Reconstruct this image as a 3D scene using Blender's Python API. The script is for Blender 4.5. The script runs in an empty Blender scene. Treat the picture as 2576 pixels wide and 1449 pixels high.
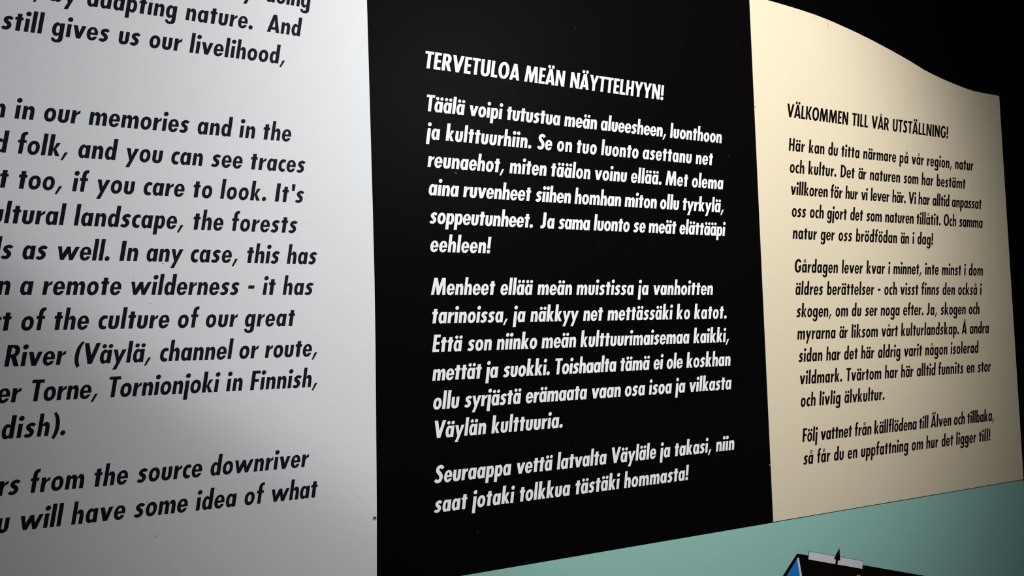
import bpy
from math import sin, cos, pi, radians
from mathutils import Vector, Matrix
from mathutils.geometry import delaunay_2d_cdt

# ------------------------------------------------------------------ clear
for blk in (bpy.data.objects, bpy.data.meshes, bpy.data.materials, bpy.data.lights, bpy.data.cameras):
    for it in list(blk): blk.remove(it)
SC = bpy.context.scene
COL = SC.collection
EYE = 1.5                      # height of the phone above the floor

# ------------------------------------------------------------------ camera
# The display wall is the plane y = 0 (x right, z up), the phone is 1 m in front of it.
h = Vector((0.88414559, 0.00385657, 0.46719558))      # wall's x axis in camera space (right, down, forward)
v = Vector((-0.0276887, -0.99777584, 0.06063591))     # wall's up axis
n = Vector((-0.4663903, 0.06654701, 0.88207232))      # into the wall
right = Vector((h.x, n.x, v.x)); down = Vector((h.y, n.y, v.y)); fwd = Vector((h.z, n.z, v.z))
cam_d = bpy.data.cameras.new('camera'); cam = bpy.data.objects.new('camera', cam_d); COL.objects.link(cam)
M = Matrix((right, -down, -fwd)).transposed().to_4x4()
M.translation = Vector((0, -1, EYE))
cam.matrix_world = M
cam_d.sensor_fit = 'HORIZONTAL'; cam_d.sensor_width = 36.0
cam_d.lens = 36.0 * 2120.0 / 2576.0
cam_d.clip_start = 0.01
SC.camera = cam

# ------------------------------------------------------------------ light
W = bpy.data.worlds.new('gallery_dim'); SC.world = W; W.use_nodes = True
W.node_tree.nodes['Background'].inputs[0].default_value = (0.95, 0.97, 1.0, 1)
W.node_tree.nodes['Background'].inputs[1].default_value = 0.047

def spot(name, loc, aim, half, blend, watts, col, rad=0.02):
    d = bpy.data.lights.new(name, 'SPOT'); o = bpy.data.objects.new(name, d); COL.objects.link(o)
    o.location = loc
    o.rotation_euler = (Vector(aim) - Vector(loc)).to_track_quat('-Z', 'Y').to_euler()
    d.energy = watts; d.spot_size = radians(2 * half); d.spot_blend = blend; d.color = col; d.shadow_soft_size = rad
    return o
spot('spot_over_panels', (0.833, -0.974, EYE + 0.637), (0.762, 0, EYE + 0.288), 45.76, 0.761, 51.9, (1.0, 0.985, 0.965))
spot('spot_from_left', (-1.5, -1.835, EYE + 1.8), (0.539, 0, EYE + 1.2), 26.451, 0.141, 120.0, (0.97, 0.985, 1.0))

SC.view_settings.view_transform = 'Standard'; SC.view_settings.look = 'None'
SC.view_settings.gamma = 1.0; SC.view_settings.exposure = 0.0; SC.view_settings.use_curve_mapping = False

# ------------------------------------------------------------------ materials
def mat(name, col, rough=0.5, spec=0.3, grain=0.0, gscale=900.0, specks=None, bump=0.0):
    m = bpy.data.materials.new(name); m.use_nodes = True
    nt = m.node_tree; b = nt.nodes['Principled BSDF']
    b.inputs['Base Color'].default_value = (*col, 1)
    b.inputs['Roughness'].default_value = rough
    b.inputs['Specular IOR Level'].default_value = spec
    if grain or specks or bump:
        tc = nt.nodes.new('ShaderNodeTexCoord')
        src = None
        if grain or bump:
            no = nt.nodes.new('ShaderNodeTexNoise'); no.inputs['Scale'].default_value = gscale
            no.inputs['Detail'].default_value = 2
            nt.links.new(tc.outputs['Object'], no.inputs['Vector'])
        if grain:
            mr = nt.nodes.new('ShaderNodeMapRange')
            mr.inputs['From Min'].default_value = 0.25; mr.inputs['From Max'].default_value = 0.75
            mr.inputs['To Min'].default_value = 1 - grain; mr.inputs['To Max'].default_value = 1 + grain
            nt.links.new(no.outputs['Fac'], mr.inputs['Value'])
            mx = nt.nodes.new('ShaderNodeVectorMath'); mx.operation = 'SCALE'
            mx.inputs[0].default_value = col
            nt.links.new(mr.outputs['Result'], mx.inputs['Scale'])
            src = mx.outputs['Vector']
        if specks:
            vo = nt.nodes.new('ShaderNodeTexVoronoi'); vo.inputs['Scale'].default_value = specks[0]
            nt.links.new(tc.outputs['Object'], vo.inputs['Vector'])
            lt = nt.nodes.new('ShaderNodeMath'); lt.operation = 'LESS_THAN'; lt.inputs[1].default_value = specks[1]
            nt.links.new(vo.outputs['Distance'], lt.inputs[0])
            mi = nt.nodes.new('ShaderNodeMix'); mi.data_type = 'RGBA'
            nt.links.new(lt.outputs[0], mi.inputs['Factor'])
            if src: nt.links.new(src, mi.inputs[6])
            else: mi.inputs[6].default_value = (*col, 1)
            mi.inputs[7].default_value = (*specks[2], 1)
            src = mi.outputs[2]
        if src: nt.links.new(src, b.inputs['Base Color'])
        if bump:
            bp = nt.nodes.new('ShaderNodeBump'); bp.inputs['Strength'].default_value = bump
            bp.inputs['Distance'].default_value = 0.0002
            nt.links.new(no.outputs['Fac'], bp.inputs['Height'])
            nt.links.new(bp.outputs['Normal'], b.inputs['Normal'])
    return m
M_WHITE = mat('white_board', (0.735, 0.755, 0.78), 0.55, 0.2, 0.015)
M_BLACK = mat('black_board', (0.0022, 0.0019, 0.0021), 0.45, 0.014, 0.25, 1500, (34.0, 0.02, (0.05, 0.05, 0.055)))
M_CREAM = mat('cream_board', (0.74, 0.648, 0.472), 0.55, 0.2, 0.015)
M_TEAL = mat('sea_green_board', (0.305, 0.575, 0.51), 0.55, 0.2, 0.02)
M_WALL = mat('black_wall', (0.0006, 0.0006, 0.0006), 0.9, 0.02, 0.1, 60)
M_FLOOR = mat('dark_floor', (0.02, 0.019, 0.018), 0.7, 0.2, 0.2, 40)
M_VNAVY = mat('dark_lettering', (0.0075, 0.0075, 0.013), 0.5, 0.06, 0.1)
M_VBLACK = mat('black_lettering', (0.005, 0.0025, 0.0025), 0.5, 0.04, 0.1)
M_VWHITE = mat('white_lettering', (0.88, 0.88, 0.885), 0.5, 0.2, 0.01)
M_BLUE = mat('blue_print', (0.015, 0.18, 0.60), 0.5, 0.2, 0.02)
M_GREY = mat('pale_grey_print', (0.70, 0.70, 0.75), 0.5, 0.2, 0.02)
M_STEEL = mat('dull_steel', (0.35, 0.35, 0.36), 0.4, 0.5, 0.1)
M_MARK = mat('pencil_grey', (0.25, 0.25, 0.26), 0.8, 0.1, 0.1)
M_MARKB = mat('brown_scuff', (0.22, 0.17, 0.11), 0.8, 0.1, 0.1)
M_MARKL = mat('pale_scuff', (0.12, 0.12, 0.12), 0.8, 0.1, 0.1)

# ------------------------------------------------------------------ mesh helpers
def link(name, verts, faces, m, parent=None, smooth=False):
    me = bpy.data.meshes.new(name); me.from_pydata(verts, [], faces); me.update()
    me.materials.append(m)
    o = bpy.data.objects.new(name, me); COL.objects.link(o)
    if parent: o.parent = parent
    return o

def slab(poly, y0, y1):
    """prism over an x-z outline (any orientation) between y0 (front) and y1 (back), with a bevelled-free clean edge"""
    a = sum(poly[i][0]*poly[(i+1) % len(poly)][1]-poly[(i+1) % len(poly)][0]*poly[i][1] for i in range(len(poly)))
    if a < 0: poly = poly[::-1]
    k = len(poly)
    vs = [(x, y0, z) for x, z in poly] + [(x, y1, z) for x, z in poly]
    fs = [list(range(k)), list(range(2*k-1, k-1, -1))]
    fs += [[i, k+i, k+(i+1) % k, (i+1) % k] for i in range(k)]
    return vs, fs

def add_slab(name, poly, y0, y1, m, parent=None):
    vs, fs = slab(poly, y0, y1)
    return link(name, vs, fs, m, parent)

def thing(name, label, cat, loc, group=None):
    o = bpy.data.objects.new(name, None); COL.objects.link(o); o.location = loc
    o.empty_display_size = 0.05
    o['label'] = label; o['category'] = cat
    if group: o['group'] = group
    return o

# ------------------------------------------------------------------ setting
wb = add_slab('wall_back', [(-3.0, 0.0), (5.0, 0.0), (5.0, 3.6), (-3.0, 3.6)], 0.012, 0.12, M_WALL)
wb['kind'] = 'structure'
fl = link('floor', [(-3, -4, 0), (5, -4, 0), (5, 0.12, 0), (-3, 0.12, 0), (-3, -4, -0.1), (5, -4, -0.1), (5, 0.12, -0.1), (-3, 0.12, -0.1)],
          [(0, 1, 2, 3), (7, 6, 5, 4), (0, 4, 5, 1), (1, 5, 6, 2), (2, 6, 7, 3), (3, 7, 4, 0)], M_FLOOR)
fl['kind'] = 'structure'

# ------------------------------------------------------------------ display boards
BOT = -0.2974                                    # lower edge of the three upper boards
white_edge = [(0.3332, -0.2974), (0.3335, -0.2817), (0.3350, -0.20), (0.3361, -0.0911), (0.3370, 0.0), (0.3372, 0.0801), (0.3366, 0.17),
              (0.3357, 0.2547), (0.3346, 0.36), (0.3338, 0.4325), (0.333, 0.50)]
cream_top = [(0.9822, 0.5486), (1.0214, 0.5476), (1.0420, 0.5466), (1.0635, 0.5454), (1.0960, 0.5433), (1.1286, 0.5405), (1.1460, 0.5384), (1.1634, 0.536),
             (1.1810, 0.5333), (1.1990, 0.5302), (1.2170, 0.5271), (1.2353, 0.5236), (1.2580, 0.5189), (1.281, 0.5139), (1.3249, 0.5036), (1.37, 0.4919),
             (1.4097, 0.4800), (1.4290, 0.4755), (1.4476, 0.4716), (1.4740, 0.4668), (1.4997, 0.4628), (1.5290, 0.4588), (1.5569, 0.4560), (1.5919, 0.4556),
             (1.6325, 0.4556), (1.6355, 0.4552), (1.6364, 0.4540)]
TH = 0.004
def L(o, poly): return [(x - o[0], z - o[1]) for x, z in poly]
def board(label, loc2, poly, m):
    root = thing('text_panel', label, 'information panel', (loc2[0], 0, EYE + loc2[1]), 'text panels in the upper row')
    add_slab('board', L(loc2, poly), 0.0, 0.004, m, root)
    return root
oW = (-0.3115, BOT); oB = (0.3334, BOT); oS = (0.9822, BOT); oT = (-0.3115, -1.20)
wp = board('white panel with black English text, left of the black panel', oW,
           [(-0.3115, BOT)] + white_edge + [(0.30, 0.512), (0.15, 0.535), (-0.05, 0.55), (-0.3115, 0.552)], M_WHITE)
bp = board('black panel with white slanted text headed TERVETULOA MEÄN NÄYTTELHYYN!', oB,
           [(x + 0.0003, z) for x, z in white_edge][::-1] + [(0.9816, BOT), (0.9816, 0.5486), (0.90, 0.545), (0.75, 0.535), (0.55, 0.515), (0.40, 0.502)], M_BLACK)
sp = board('cream wavy-topped panel with black text headed VÄLKOMMEN TILL VÅR UTSTÄLLNING!', oS,
           [(0.9822, BOT), (1.6362, BOT)] + cream_top[::-1], M_CREAM)
tp = thing('lower_panel', 'sea green panel with a tilted black sign, running below the three text panels', 'display panel', (oT[0], 0, EYE + oT[1]))
add_slab('board', L(oT, [(-0.3115, -1.20), (1.6362, -1.20), (1.6362, -0.2991), (-0.3115, -0.2991)]), 0.0, 0.004, M_TEAL, tp)

# ------------------------------------------------------------------ lettering outlines (hand-drawn bold condensed slanted letters)
def rect(x0,y0,x1,y1): return [(x0,y0),(x1,y0),(x1,y1),(x0,y1)]
def se(cx,cy,rx,ry,n=2.25,N=32):
    out=[]
    for i in range(N):
        t=2*pi*i/N; c,s=cos(t),sin(t)
        out.append((cx+rx*(abs(c)**(2/n))*(1 if c>=0 else -1), cy+ry*(abs(s)**(2/n))*(1 if s>=0 else -1)))
    return out
def arc(cx,cy,rx,ry,a0,a1,n=2.25,N=10):
    out=[]
    for i in range(N+1):
        t=(a0+(a1-a0)*i/N)*pi/180; c,s=cos(t),sin(t)
        out.append((cx+rx*(abs(c)**(2/n))*(1 if c>=0 else -1), cy+ry*(abs(s)**(2/n))*(1 if s>=0 else -1)))
    return out
def spine(pts,sub=4):
    # pts (x,y,halfwidth): smooth stroke with flat ends
    P=[pts[0]]+list(pts)+[pts[-1]]; S=[]
    for i in range(1,len(P)-2):
        p0,p1,p2,p3=P[i-1],P[i],P[i+1],P[i+2]
        for k in range(sub):
            t=k/sub; S.append(tuple(.5*((2*p1[j])+(-p0[j]+p2[j])*t+(2*p0[j]-5*p1[j]+4*p2[j]-p3[j])*t*t+(-p0[j]+3*p1[j]-3*p2[j]+p3[j])*t**3) for j in range(3)))
    S.append(tuple(pts[-1])); L=[];R=[]
    for i,(x,y,w) in enumerate(S):
        a=S[max(i-1,0)]; b=S[min(i+1,len(S)-1)]
        dx,dy=b[0]-a[0],b[1]-a[1]; l=(dx*dx+dy*dy)**.5 or 1
        L.append((x-dy/l*w,y+dx/l*w)); R.append((x+dy/l*w,y-dx/l*w))
    return L+R[::-1]
def mir(ops,w): return [(s,[(w-x,y) for x,y in p][::-1]) for s,p in ops]
XH,AS,DE=455,742,-222
bowl=[('+',se(152,227,137,240,2.1)),('-',se(187,229,46,132,2.15))]
G={}
def g(ch,adv,ops): G[ch]=[adv,ops]
g('a',389,bowl+[('+',rect(224,0,364,XH))])
g('d',389,bowl+[('+',rect(224,0,364,AS))])
g('b',389,mir(G['d'][1],389)); 
g('p',389,mir(bowl+[('+',rect(224,DE,364,XH))],389))
g('g',389,bowl+[('+',rect(224,-80,364,XH)),('+',arc(197,-78,167,157,180,360,2.3,18)),('-',arc(174,-70,50,66,180,360,2.2,12)),('+',rect(224,-80,364,0))])
g('e',388,[('+',se(195,227,180,240,2.2)),('-',se(196,234,50,148,2.2)),('+',rect(100,190,330,268)),('-',[(196,190),(430,190),(430,118),(352,137),(283,137),(243,132)])])
g('o',398,[('+',se(199,227,180,240,2.2)),('-',se(199,228,54,126,2.15))])
def arch(x0,x1,ci0,ci1,top=467,ct=342):
    cx=(x0+x1)/2; r=(x1-x0)/2
    return [('+',[(x1,0)]+arc(cx,250,r,top-250,0,180,2.3,16)+[(x0,0)]),('-',[(ci1,-5)]+arc((ci0+ci1)/2,ct-60,(ci1-ci0)/2,60,0,180,2.2,10)+[(ci0,-5)])]
n_=arch(130,377,163,240)
g('n',402,n_+[('+',rect(27,0,163,XH))])
g('h',402,n_+[('+',rect(27,0,163,AS))])
g('m',600,arch(332,574,365,437)+[('+',rect(232,0,365,300))]+[('+',p) if s=='+' else (s,p) for s,p in arch(128,365,161,232)]+[('+',rect(27,0,161,XH))])
g('u',400,[('+',[(27,XH)]+arc(200,175,173,187,180,360,2.4,18)+[(373,XH)]),('-',[(166,XH+5)]+arc(200,160,34,62,180,360,2.2,10)+[(234,XH+5)])])
g('r',290,[('+',rect(27,0,165,XH)),('+',[(110,150),(165,150),(168,235),(184,290),(212,324),(246,341),(282,345),(282,462),(245,455),(205,430),(168,388),(150,365),(110,365)])])
g('t',283,[('+',rect(71,0,215,590)),('+',rect(18,372,262,468))])
g('i',197,[('+',rect(28,0,168,XH)),('*',se(98,622,83,83,2.0,24))])
g('j',197,[('+',rect(27,-218,169,XH)),('*',se(98,622,83,83,2.0,24))])
g('l',198,[('+',rect(28,0,169,AS))])
g('k',396,[('+',rect(27,0,167,AS)),('+',[(110,170),(150,225),(225,XH),(354,XH),(243,236),(210,180)]),('+',[(110,240),(243,252),(380,0),(236,0),(160,205),(110,205)])])
g('s',314,[('+',spine([(272,366,50),(215,409,55),(160,409,57),(108,372,60),(97,315,62),(135,262,63),(185,222,64),(213,172,64),(210,115,63),(172,60,60),(122,44,56),(78,55,53),(38,92,50)]))])
g('c',290,[('+',se(190,227,175,240,2.2)),('-',se(222,227,77,126,2.2)),('-',[(222,110),(420,60),(420,395),(222,345)]),('-',rect(285,-20,420,480))])
g('f',290,[('+',[(68,0),(68,575)]+[(x,y) for x,y in arc(232,575,164,177,180,90,2.3,10)]+[(268,748),(268,642),(250,645)]+arc(250,580,46,65,90,180,2.1,8)+[(204,0)]),('+',rect(14,372,270,468))])
g('v',395,[('+',[(3,XH),(140,XH),(198,205),(255,XH),(392,XH),(268,0),(128,0)])])
g('w',690,[('+',[(5,XH),(144,XH),(194,205),(285,XH),(410,XH),(462,205),(548,XH),(685,XH),(534,0),(404,0),(344,225),(256,0),(134,0)])])
g('y',400,[('+',[(3,XH),(140,XH),(198,200),(262,XH),(398,XH),(180,DE),(48,DE),(138,22)])])
dot=se(98,72,84,84,2.0,24)
g('.',196,[('+',dot)])
g(',',196,[('+',[(8,-125),(88,-125),(207,150),(101,150)])])
g('!',205,[('+',rect(33,205,173,700)),('+',se(103,72,84,84,2.0,24))])
g('-',270,[('+',rect(20,232,250,350))])
g("'",165,[('+',[(20,698),(152,698),(148,440),(42,440)])])
par=[('+',spine([(215,748,42),(135,610,58),(92,450,67),(80,290,69),(92,120,66),(135,-20,60),(172,-88,55)]))]
g('(',240,par); g(')',240,mir(par,250))
g('T',390,[('+',rect(8,592,382,700)),('+',rect(125,0,267,700))])
g('E',345,[('+',rect(27,0,167,700)),('+',rect(27,0,325,108)),('+',rect(27,300,312,403)),('+',rect(27,592,322,700))])
g('F',335,[('+',rect(27,0,167,700)),('+',rect(27,290,300,397)),('+',rect(27,592,322,700))])
g('L',325,[('+',rect(27,0,167,700)),('+',rect(27,0,318,108))])
g('I',198,[('+',rect(27,0,171,700))])
g('H',457,[('+',rect(27,0,165,700)),('+',rect(292,0,430,700)),('+',rect(100,298,360,404))])
g('R',440,[('+',[(27,700)]+arc(210,495,190,205,90,-90,2.3,16)+[(27,290)]),('-',[(165,600)]+arc(190,497,68,103,90,-90,2.2,12)+[(165,394)]),('+',rect(27,0,167,700)),('+',[(190,330),(318,320),(436,0),(288,0),(167,300),(110,300),(110,360)])])
g('D',490,[('+',[(27,700)]+arc(140,350,328,350,90,-90,2.3,20)+[(27,0)]),('-',[(167,592)]+arc(170,350,150,242,90,-90,2.3,16)+[(167,108)])])
g('V',518,[('+',[(5,700),(156,700),(262,285),(364,700),(513,700),(334,0),(188,0)])])
g('U',460,[('+',[(27,700)]+arc(230,225,203,237,180,360,2.4,18)+[(433,700)]),('-',[(168,705)]+arc(230,200,62,98,180,360,2.2,12)+[(292,705)])])
g('O',545,[('+',se(272,350,255,362,2.15,40)),('-',se(272,350,103,235,2.15,36))])
g('G',515,[('+',se(272,350,255,362,2.15,40)),('-',se(285,350,112,238,2.15,36)),('-',[(285,400),(560,400),(560,600),(440,540),(300,500)]),('-',rect(482,-20,600,700)),('+',[(285,250),(285,362),(482,362),(480,230),(470,130),(330,130),(345,250)])])
g('A',487,[('+',[(5,0),(168,700),(320,700),(482,0)]),('-',[(196,212),(290,212),(243,490)]),('-',[(150,-5),(336,-5),(314,110),(173,110)])])
g('M',692,[('+',[(20,0),(84,700),(245,700),(345,330),(445,700),(608,700),(670,0),(528,0),(500,430),(410,0),(280,0),(190,430),(160,0)])])
g('N',493,[('+',[(27,0),(27,700),(172,700),(331,290),(331,700),(466,700),(466,0),(322,0),(162,420),(162,0)])])
g('K',480,[('+',rect(27,0,167,700)),('+',[(110,300),(150,320),(305,700),(458,700),(280,345),(220,280)]),('+',[(110,390),(280,385),(478,0),(318,0),(170,310),(110,330)])])
g('Y',486,[('+',[(5,700),(158,700),(243,440),(330,700),(480,700),(314,270),(314,0),(172,0),(172,270)])])
g('S',400,[('+',spine([(335,560,62),(275,625,64),(205,642,66),(130,600,70),(105,520,72),(140,440,74),(215,365,76),(268,285,76),(285,200,74),(255,100,70),(180,58,68),(105,72,64),(42,130,60)]))])
g('J',275,[('+',[(106,700),(106,150)]+[(60,110),(15,125),(15,5)]+arc(60,170,188,182,270,360,2.3,12)+[(248,700)])])
def acc(base,ch,kind,cx,cy):
    a,ops=G[base]
    if kind=='dd': e=[('*',se(cx-92,cy,70,70 if cy<700 else 76,2,22)),('*',se(cx+92,cy,70,70 if cy<700 else 76,2,22))]
    else: e=[('*',se(cx,cy,88,93,2,26)),('-',se(cx,cy,40,42,2,18))]
    g(ch,a,ops+e)
acc('a','ä','dd',203,578); acc('o','ö','dd',203,578); acc('a','å','r',200,612)
acc('A','Ä','dd',246,796); acc('A','Å','r',244,790)

NEW_ADV = {'D': 487, 'E': 342, 'F': 350, 'G': 525, 'H': 465, 'I': 215, 'J': 298, 'K': 470, 'L': 332, 'M': 680, 'N': 505, 'O': 539, 'R': 450, 'S': 404, 'T': 385, 'U': 470, 'V': 516, 'Y': 482, 'a': 404, 'b': 392, 'c': 290, 'd': 402, 'e': 385, 'f': 292, 'g': 414, 'h': 396, 'i': 195, 'j': 200, 'k': 416, 'l': 197, 'm': 603, 'n': 396, 'o': 403, 'p': 395, 'r': 294, 's': 338, 't': 294, 'u': 388, 'v': 413, 'w': 674, 'y': 417, 'ä': 404, 'å': 404, 'ö': 403, "'": 185}
ENGLISH = [
  (0.41, 0, [('by', 0.1691, 0), ('doing', 0.2072, -18.3)]),
  (0.3732, 0, [(',', -0.0327, 0), ('by', -0.0173, 0), ('adapting', 0.0168, 4.7), ('nature.', 0.1173, 10.0), ('And', 0.2088, 5.6)]),
  (0.336, 0, [('still', -0.0619, -0.9), ('gives', -0.0165, 8.3), ('us', 0.0476, -3.9), ('our', 0.0789, 8.5), ('livelihood,', 0.1213, 6.6)]),
  (0.2428, 0, [('n', -0.0693, 0), ('in', -0.0498, 14.1), ('our', -0.0235, 5.8), ('memories', 0.019, 6.3), ('and', 0.1293, 10.2), ('in', 0.1753, 19.6), ('the', 0.2017, 10.9)]),
  (0.2062, 0, [('d', -0.0677, 0), ('folk,', -0.0477, 1.8), ('and', 0.0088, 6.8), ('you', 0.0552, 7.9), ('can', 0.1013, 9.5), ('see', 0.1444, 5.9), ('traces', 0.1871, 13.3)]),
  (0.1697, 0, [('t', -0.0635, 0), ('too,', -0.0468, 6.7), ('if', 0.0035, -3.5), ('you', 0.0266, 8.3), ('care', 0.0728, 2.8), ('to', 0.1237, 15.7), ('look.', 0.1537, 18.4), ("It's", 0.2153, 26.4)]),
  (0.1331, 0, [('ultural', -0.0705, 0), ('landscape,', 0.0052, 8.3), ('the', 0.1234, 9.7), ('forests', 0.1654, 14.7)]),
  (0.0963, 0, [('ds', -0.0731, 0), ('as', -0.0421, 0.8), ('well.', -0.0107, -0.8), ('In', 0.049, 13.4), ('any', 0.0757, -4.2), ('case,', 0.1213, 9.8), ('this', 0.1818, 5.4), ('has', 0.2286, 8.0)]),
  (0.0594, 0, [('n', -0.0637, 0), ('a', -0.0439, 0), ('remote', -0.0237, 6.7), ('wilderness', 0.0596, 6.1), ('-', 0.1832, 0), ('it', 0.2002, -4.5), ('has', 0.2234, 14.5)]),
  (0.0229, 0, [('rt', -0.0691, 0), ('of', -0.0428, 6.1), ('the', -0.0137, 6.8), ('culture', 0.0284, 6.4), ('of', 0.1075, 9.1), ('our', 0.1369, 15.8), ('great', 0.1796, 14.1)]),
  (-0.0136, 0, [('River', -0.0569, 5.5), ('(Väylä,', 0.006, 1.2), ('channel', 0.0891, 0.3), ('or', 0.173, 5.5), ('route,', 0.2021, 0.8)]),
  (-0.05, 0, [('er', -0.063, 0), ('Torne,', -0.0342, -9.7), ('Tornionjoki', 0.0375, -5.3), ('in', 0.1588, 14.9), ('Finnish,', 0.1851, 3.8)]),
  (-0.0863, 0, [('e', -0.0714, 0), ('dish).', -0.0591, 21.4)]),
  (-0.1427, 0, [('rs', -0.0616, 0), ('from', -0.0342, 11.0), ('the', 0.024, 8.8), ('source', 0.0666, 5.5), ('downriver', 0.1411, 8.0)]),
  (-0.1793, 0, [('u', -0.0627, 0), ('will', -0.0427, -5.7), ('have', 0.0039, 16.2), ('some', 0.0637, 2.2), ('idea', 0.1257, 6.7), ('of', 0.1774, 13.6), ('what', 0.2072, -10.4)]),
]
MEANKIELI = [
  (0.3549, 1, [('TERVETULOA', 0.4086, 5.9), ('MEÄN', 0.557, -2.9), ('NÄYTTELHYYN!', 0.6307, 3.6)]),
  (0.2982, 0, [('Täälä', 0.4093, -3.2), ('voipi', 0.4716, -4.1), ('tutustua', 0.5271, -6.7), ('meän', 0.6192, -0.7), ('alueesheen,', 0.681, -8.1), ('luonthoon', 0.8068, 0.2)]),
  (0.2616, 0, [('ja', 0.4097, 6.1), ('kulttuurhiin.', 0.4364, 7.1), ('Se', 0.5745, -19.9), ('on', 0.6058, 23.9), ('tuo', 0.6379, 20.3), ('luonto', 0.6801, 10.8), ('asettanu', 0.754, 11.0), ('net', 0.8546, 16.2)]),
  (0.2249, 0, [('reunaehot,', 0.4102, 0.5), ('miten', 0.5296, 1.5), ('täälon', 0.5944, 4.6), ('voinu', 0.6675, 5.1), ('ellää.', 0.7311, 7.4), ('Met', 0.7947, 12.6), ('olema', 0.8451, 7.3)]),
  (0.1883, 0, [('aina', 0.4107, -8.4), ('ruvenheet', 0.4597, -9.0), ('siihen', 0.5691, -12.1), ('homhan', 0.6322, -6.2), ('miton', 0.7182, -1.4), ('ollu', 0.7826, -4.8), ('tyrkylä,', 0.8249, -2.3)]),
  (0.1516, 0, [('soppeutunheet.', 0.4116, -12.7), ('Ja', 0.5757, 28.3), ('sama', 0.6046, -21.5), ('luonto', 0.6629, -12.0), ('se', 0.7322, -0.7), ('meät', 0.7598, -9.6), ('elättääpi', 0.8174, -10.2)]),
  (0.1149, 0, [('eehleen!', 0.4112, 5.9)]),
  (0.0594, 0, [('Menheet', 0.4113, 0.2), ('ellää', 0.5107, -0.9), ('meän', 0.5676, 2.0), ('muistissa', 0.6305, 6.9), ('ja', 0.7366, 13.7), ('vanhoitten', 0.7639, 8.9)]),
  (0.0229, 0, [('tarinoissa,', 0.4109, 4.1), ('ja', 0.5291, -0.3), ('näkkyy', 0.5554, -2.2), ('net', 0.6402, -3.6), ('mettässäki', 0.6812, 6.4), ('ko', 0.8053, 29.1), ('katot.', 0.839, 16.4)]),
  (-0.0136, 0, [('Että', 0.4112, 1.0), ('son', 0.4607, 3.0), ('niinko', 0.503, -3.3), ('meän', 0.5716, 1.4), ('kulttuurimaisemaa', 0.6342, -0.1), ('kaikki,', 0.8358, 1.2)]),
  (-0.05, 0, [('mettät', 0.4104, -11.2), ('ja', 0.4862, -14.5), ('suokki.', 0.5118, -7.0), ('Toishaalta', 0.5909, -15.7), ('tämä', 0.6998, -6.9), ('ei', 0.7593, -6.5), ('ole', 0.7832, -1.6), ('koskhan', 0.8204, 3.8)]),
  (-0.0863, 0, [('ollu', 0.4103, -0.9), ('syrjästä', 0.4545, -5.8), ('erämaata', 0.5445, -9.1), ('vaan', 0.6498, -2.2), ('osa', 0.7064, 8.2), ('isoa', 0.7493, 3.0), ('ja', 0.7981, -3.0), ('vilkasta', 0.8241, -1.1)]),
  (-0.1226, 0, [('Väylän', 0.41, 11.2), ('kulttuuria.', 0.492, 5.8)]),
  (-0.1788, 0, [('Seuraappa', 0.4103, 2.4), ('vettä', 0.5275, -3.4), ('latvalta', 0.59, -0.3), ('Väyläle', 0.6788, 3.6), ('ja', 0.7653, 4.7), ('takasi,', 0.7913, 0.9), ('niin', 0.8709, 4.3)]),
  (-0.2154, 0, [('saat', 0.4092, 5.5), ('jotaki', 0.4621, 7.0), ('tolkkua', 0.5304, 4.0), ('tästäki', 0.6176, 5.6), ('hommasta!', 0.6996, 9.0)]),
]
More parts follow.
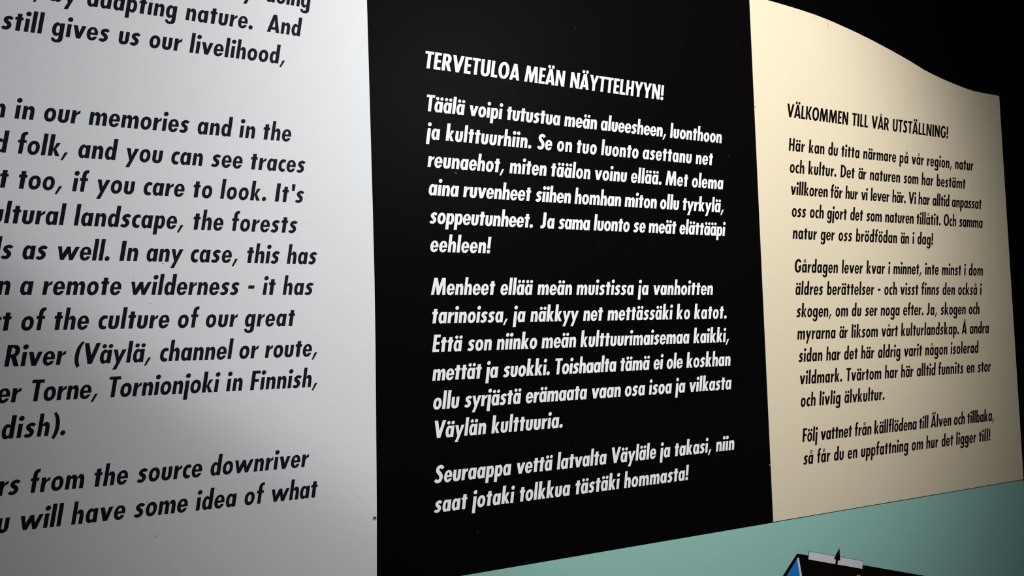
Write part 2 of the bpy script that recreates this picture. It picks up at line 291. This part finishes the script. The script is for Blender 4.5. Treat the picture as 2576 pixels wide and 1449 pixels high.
SWEDISH = [
  (0.3549, 1, [('VÄLKOMMEN', 1.0524, -9.7), ('TILL', 1.2075, 2.5), ('VÅR', 1.2569, -12.6), ('UTSTÄLLNING!', 1.3123, 3.8)]),
  (0.2982, 0, [('Här', 1.0529, 17.2), ('kan', 1.0987, 7.4), ('du', 1.1448, 1.3), ('titta', 1.1765, 3.0), ('närmare', 1.2312, -0.1), ('på', 1.3263, 12.8), ('vår', 1.3597, -0.3), ('region,', 1.402, 5.4), ('natur', 1.4832, 3.2)]),
  (0.2616, 0, [('och', 1.0527, 10.8), ('kultur.', 1.0949, 1.3), ('Det', 1.1719, -7.9), ('är', 1.2163, -34.3), ('naturen', 1.2455, 4.3), ('som', 1.3346, -2.2), ('har', 1.3837, -0.1), ('bestämt', 1.4263, 2.8)]),
  (0.2249, 0, [('villkoren', 1.0526, -13.5), ('för', 1.1451, -18.1), ('hur', 1.1813, -27.0), ('vi', 1.2206, -45.0), ('lever', 1.2445, -20.8), ('här.', 1.3008, -28.3), ('Vi', 1.3447, -18.2), ('har', 1.3717, -20.3), ('alltid', 1.4114, -20.2), ('anpassat', 1.4673, -14.6)]),
  (0.1883, 0, [('oss', 1.0525, -1.9), ('och', 1.0937, 2.0), ('gjort', 1.1343, -13.0), ('det', 1.1905, -16.7), ('som', 1.2311, -18.2), ('naturen', 1.2791, -11.2), ('tillåtit.', 1.3632, -6.7), ('Och', 1.4398, -3.5), ('samma', 1.4855, -14.8)]),
  (0.1516, 0, [('natur', 1.0522, 4.4), ('ger', 1.1166, -2.5), ('oss', 1.159, 9.9), ('brödfödan', 1.2018, 3.8), ('än', 1.3173, -26.0), ('i', 1.3491, 0), ('dag!', 1.3629, 1.4)]),
  (0.0963, 0, [('Gårdagen', 1.0526, 6.5), ('lever', 1.1629, 3.8), ('kvar', 1.2239, 1.2), ('i', 1.2799, 0), ('minnet,', 1.2933, -5.2), ('inte', 1.3789, -2.4), ('minst', 1.4265, -2.3), ('i', 1.4913, 0), ('dom', 1.5051, 4.0)]),
  (0.0594, 0, [('äldres', 1.0524, 5.8), ('berättelser', 1.125, 5.4), ('-', 1.2498, 0), ('och', 1.2665, 12.6), ('visst', 1.3088, -0.1), ('finns', 1.3655, 0.9), ('den', 1.425, 3.4), ('också', 1.4699, 1.7), ('i', 1.5356, 0)]),
  (0.0229, 0, [('skogen,', 1.0526, 3.6), ('om', 1.1426, 8.0), ('du', 1.182, 3.3), ('ser', 1.2151, -0.1), ('noga', 1.2545, -0.1), ('efter.', 1.3131, -9.4), ('Ja,', 1.3773, 19.7), ('skogen', 1.4164, 1.6), ('och', 1.498, -2.4)]),
  (-0.0136, 0, [('myrarna', 1.0517, 6.9), ('är', 1.1491, -22.2), ('liksom', 1.178, 2.2), ('vårt', 1.2536, -4.1), ('kulturlandskap.', 1.3044, 3.4), ('Å', 1.4744, 0), ('andra', 1.4975, -2.0)]),
  (-0.05, 0, [('sidan', 1.0527, 5.8), ('har', 1.1154, 1.9), ('det', 1.1579, 1.1), ('här', 1.1994, -6.1), ('aldrig', 1.2419, -1.8), ('varit', 1.3094, -4.2), ('någon', 1.3665, 5.7), ('isolerad', 1.438, 5.3)]),
  (-0.0863, 0, [('vildmark.', 1.0524, 6.6), ('Tvärtom', 1.1602, 4.4), ('har', 1.2562, 3.7), ('här', 1.2983, -5.1), ('alltid', 1.3405, -1.6), ('funnits', 1.3997, 6.9), ('en', 1.4814, 7.0), ('stor', 1.5141, -7.3)]),
  (-0.1226, 0, [('och', 1.0519, 17.5), ('livlig', 1.0942, 4.6), ('älvkultur.', 1.1534, 2.1)]),
  (-0.1793, 0, [('Följ', 1.052, -7.6), ('vattnet', 1.0937, -18.6), ('från', 1.1737, -5.5), ('källflödena', 1.2218, -13.7), ('till', 1.3388, -12.7), ('Älven', 1.3711, -3.4), ('och', 1.4353, -8.6), ('tillbaka,', 1.4743, -14.3)]),
  (-0.2154, 0, [('så', 1.0522, -6.0), ('får', 1.0825, 4.1), ('du', 1.1217, -0.9), ('en', 1.1543, 5.8), ('uppfattning', 1.1865, 1.3), ('om', 1.3158, 15.0), ('hur', 1.3548, 8.9), ('det', 1.3973, -1.8), ('ligger', 1.4383, 0.9), ('till!', 1.5052, 11.5)]),
]

SLANT = 0.148
UNIT = 0.0220 / 700
_cache = {}
def area(p): return sum(p[i][0]*p[(i+1) % len(p)][1]-p[(i+1) % len(p)][0]*p[i][1] for i in range(len(p)))
def thin(p, d):
    """move the sides of a counter-clockwise outline inwards by d, sideways only"""
    out = []; k = len(p)
    for i in range(k):
        best = 0.0
        for a, b in ((p[i-1], p[i]), (p[i], p[(i+1) % k])):
            ex, ey = b[0]-a[0], b[1]-a[1]; l = (ex*ex+ey*ey)**0.5
            if l > 1e-6 and abs(ey/l) > abs(best): best = ey/l
        out.append((p[i][0] - d*best, p[i][1]))
    return out
def glyph(ch, d=0.0):
    """triangles of one letter: the outline pieces are painted one after another ('+' adds, '-' cuts out)"""
    if (ch, d) in _cache: return _cache[ch, d]
    adv0, ops = G[ch]; adv = NEW_ADV.get(ch, adv0); r = adv / adv0
    vs, fs = [], []
    for s, p in ops:
        if area(p) < 0: p = p[::-1]
        if d: p = thin(p, 0.4*d if s == '*' else (-d if s == '-' else d))
        fs.append(list(range(len(vs), len(vs)+len(p)))); vs += [Vector((x*r, y)) for x, y in p]
    ov, oe, of, _, _, orig = delaunay_2d_cdt(vs, [], fs, 1, 0.01, True)
    tris = []
    for f, src in zip(of, orig):
        if src and ops[max(src)][0] != '-': tris.append(tuple(f))
    cnt = {}
    for t in tris:
        for i in range(len(t)):
            e = (t[i], t[(i+1) % len(t)]); cnt[e] = 1
    bound = [e for e in cnt if (e[1], e[0]) not in cnt]
    _cache[ch, d] = (adv, [(q.x, q.y) for q in ov], tris, bound)
    return _cache[ch, d]

VINYL = 0.00012                                  # cut film stands this much proud of the board
def text_mesh(words, s, Z, o, d_in):
    V, F = [], []
    for word, x0, tr in words:
        pen = 0.0
        for ch in word:
            adv, pts, tris, bound = glyph(ch, d_in)
            b = len(V); k = len(pts)
            for d in (-VINYL, 0.00002):
                V += [(x0 - o[0] + (pen + x + SLANT*y)*s, d, Z - o[1] + y*s) for x, y in pts]
            F += [tuple(b+i for i in t) for t in tris]
            F += [(b+e[0], b+k+e[0], b+k+e[1], b+e[1]) for e in bound]
            pen += adv + tr
    return V, F

def letter(panel, o, rows, m, thinner):
    for Z, head, words in rows:
        s = UNIT * (1.045 if head else 1.0)
        x0 = words[0][1]
        V, F = text_mesh(words, s, Z, (x0, Z), thinner)
        ob = link('heading_line' if head else 'text_line', V, F, m, panel)
        ob.location = (x0 - o[0], 0, Z - o[1])
        if head: ob['label'] = 'larger capitals reading ' + ' '.join(w[0] for w in words)
letter(wp, oW, ENGLISH, M_VNAVY, 8.0)
letter(bp, oB, MEANKIELI, M_VWHITE, 1.0)
letter(sp, oS, SWEDISH, M_VBLACK, 7.0)

# ------------------------------------------------------------------ tilted printed sign on the sea green panel
def print_(name, poly, layer, m, label=None):
    d = 0.00012 * layer
    ob = add_slab(name, L(oT, poly), -d, 0.00001, m, tp)
    if label: ob['label'] = label
    return ob
print_('sign_ground', [(1.0298, -0.3530), (1.4200, -0.4576), (1.3150, -0.8500), (0.8300, -0.7200), (0.8900, -0.4790), (0.9966, -0.3830)], 1, M_VBLACK, 'tilted black ground of the sign')
print_('triangle', [(1.0283, -0.3622), (0.9200, -0.4640), (1.0560, -0.5400), (1.0330, -0.3890), (1.0300, -0.3660)], 2, M_BLUE, 'blue triangle')
print_('stripe', [(1.0288, -0.3604), (1.0329, -0.3598), (1.0640, -0.5440), (1.0580, -0.5400)], 3, M_GREY, 'narrow pale stripe beside the blue triangle')
print_('strip_outline', [(1.0559, -0.3529), (1.1801, -0.3860), (1.1770, -0.3992), (1.0528, -0.3659)], 2, M_VBLACK)
print_('strip', [(1.0568, -0.3537), (1.1793, -0.3864), (1.1763, -0.3987), (1.0536, -0.3655)], 3, M_GREY, 'pale grey strip')
print_('arrow', [(1.1251, -0.3580), (1.1254, -0.3778), (1.1205, -0.3765), (1.1183, -0.3840), (1.1134, -0.3827), (1.1156, -0.3750), (1.1112, -0.3727)], 4, M_VBLACK, 'small black upward arrow')
for cx, cz in ((1.1650, -0.4090), (1.1700, -0.4103)):
    print_('letter_dot', [(cx + 0.0015*cos(2*pi*i/20) - 0.0006*sin(2*pi*i/20), cz + 0.0026*sin(2*pi*i/20)) for i in range(20)], 2, M_GREY)

# ------------------------------------------------------------------ fixings, dents and scuffs
def screw(panel, o, x, z, r, ring, core):
    def disc(rr, y):
        return [(x - o[0] + rr*cos(2*pi*i/20), y, z - o[1] + rr*sin(2*pi*i/20)) for i in range(20)]
    V = disc(r, 0.0) + disc(r, -0.0004) + disc(r*0.72, -0.0006) + disc(r*0.5, -0.0002)
    F = [(j*20+i, j*20+(i+1) % 20, (j+1)*20+(i+1) % 20, (j+1)*20+i) for j in range(3) for i in range(20)]
    F = [f[::-1] for f in F]
    s = link('screw', V + disc(r*0.5, -0.0002), F, ring, panel)
    s.data.materials.append(core)
    me = s.data
    V2 = [tuple(q.co) for q in me.vertices]; fs = [tuple(p.vertices) for p in me.polygons] + [tuple(range(60, 80))[::-1]]
    me.clear_geometry(); me.from_pydata(V2[:80], [], fs); me.update()
    me.polygons[len(fs)-1].material_index = 1
    return s
screw(wp, oW, 0.3321, -0.2123, 0.0024, M_STEEL, M_VBLACK)
screw(sp, oS, 0.9838, 0.3643, 0.0013, M_STEEL, M_VBLACK)
screw(bp, oB, 0.9800, -0.2091, 0.0012, M_STEEL, M_VBLACK)
screw(bp, oB, 0.4510, 0.2196, 0.0014, M_MARKL, M_VBLACK)

def streak(panel, o, a, b, w, m, name='scuff'):
    a = Vector(a); b = Vector(b); d = (b-a).normalized(); p = Vector((-d.y, d.x)) * w
    mid = (a+b)/2
    poly = [tuple(a), tuple(mid + p*0.9), tuple(b), tuple(mid - p*0.9)]
    ob = add_slab(name, [(x-o[0], z-o[1]) for x, z in poly], -0.00012, 0.00001, m, panel)
    return ob
streak(sp, oS, (1.1292, 0.5375), (1.1300, 0.5325), 0.0004, M_MARKB, 'scratch')
streak(sp, oS, (1.1600, 0.5335), (1.1630, 0.5212), 0.0006, M_MARKB, 'scratch')
streak(sp, oS, (1.5338, 0.2640), (1.5345, 0.2590), 0.0008, M_MARKB)
streak(sp, oS, (1.5778, -0.2035), (1.5785, -0.2062), 0.0007, M_MARKB)
for x, z, dx, dz in ((0.0639, 0.0773, .0008, .0004), (0.0814, 0.0502, .0009, -.0008), (0.0162, 0.1545, .0011, .0006), (0.0940, 0.0941, .002, -.0012),
                     (0.0779, -0.1639, .0012, .0020), (0.0861, -0.2021, .0014, .0022), (0.3123, -0.1856, .0003, .0014)):
    streak(wp, oW, (x-dx, z-dz), (x+dx, z+dz), 0.0004, M_MARK)
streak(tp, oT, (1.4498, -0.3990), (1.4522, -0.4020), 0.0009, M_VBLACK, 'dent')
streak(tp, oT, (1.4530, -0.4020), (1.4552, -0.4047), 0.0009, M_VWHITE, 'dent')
for x, z, dx, dz in ((0.6452, 0.3020, .0020, .0014), (0.5650, 0.2830, .0008, .002), (0.9240, 0.2790, .0018, .002),
                     (0.4700, -0.2475, .0028, -.0009), (0.6230, -0.1425, .0016, .0012), (0.5420, 0.3360, .0008, .0012)):
    streak(bp, oB, (x-dx, z-dz), (x+dx*0.4, z+dz*0.4), 0.0002, M_MARKL)
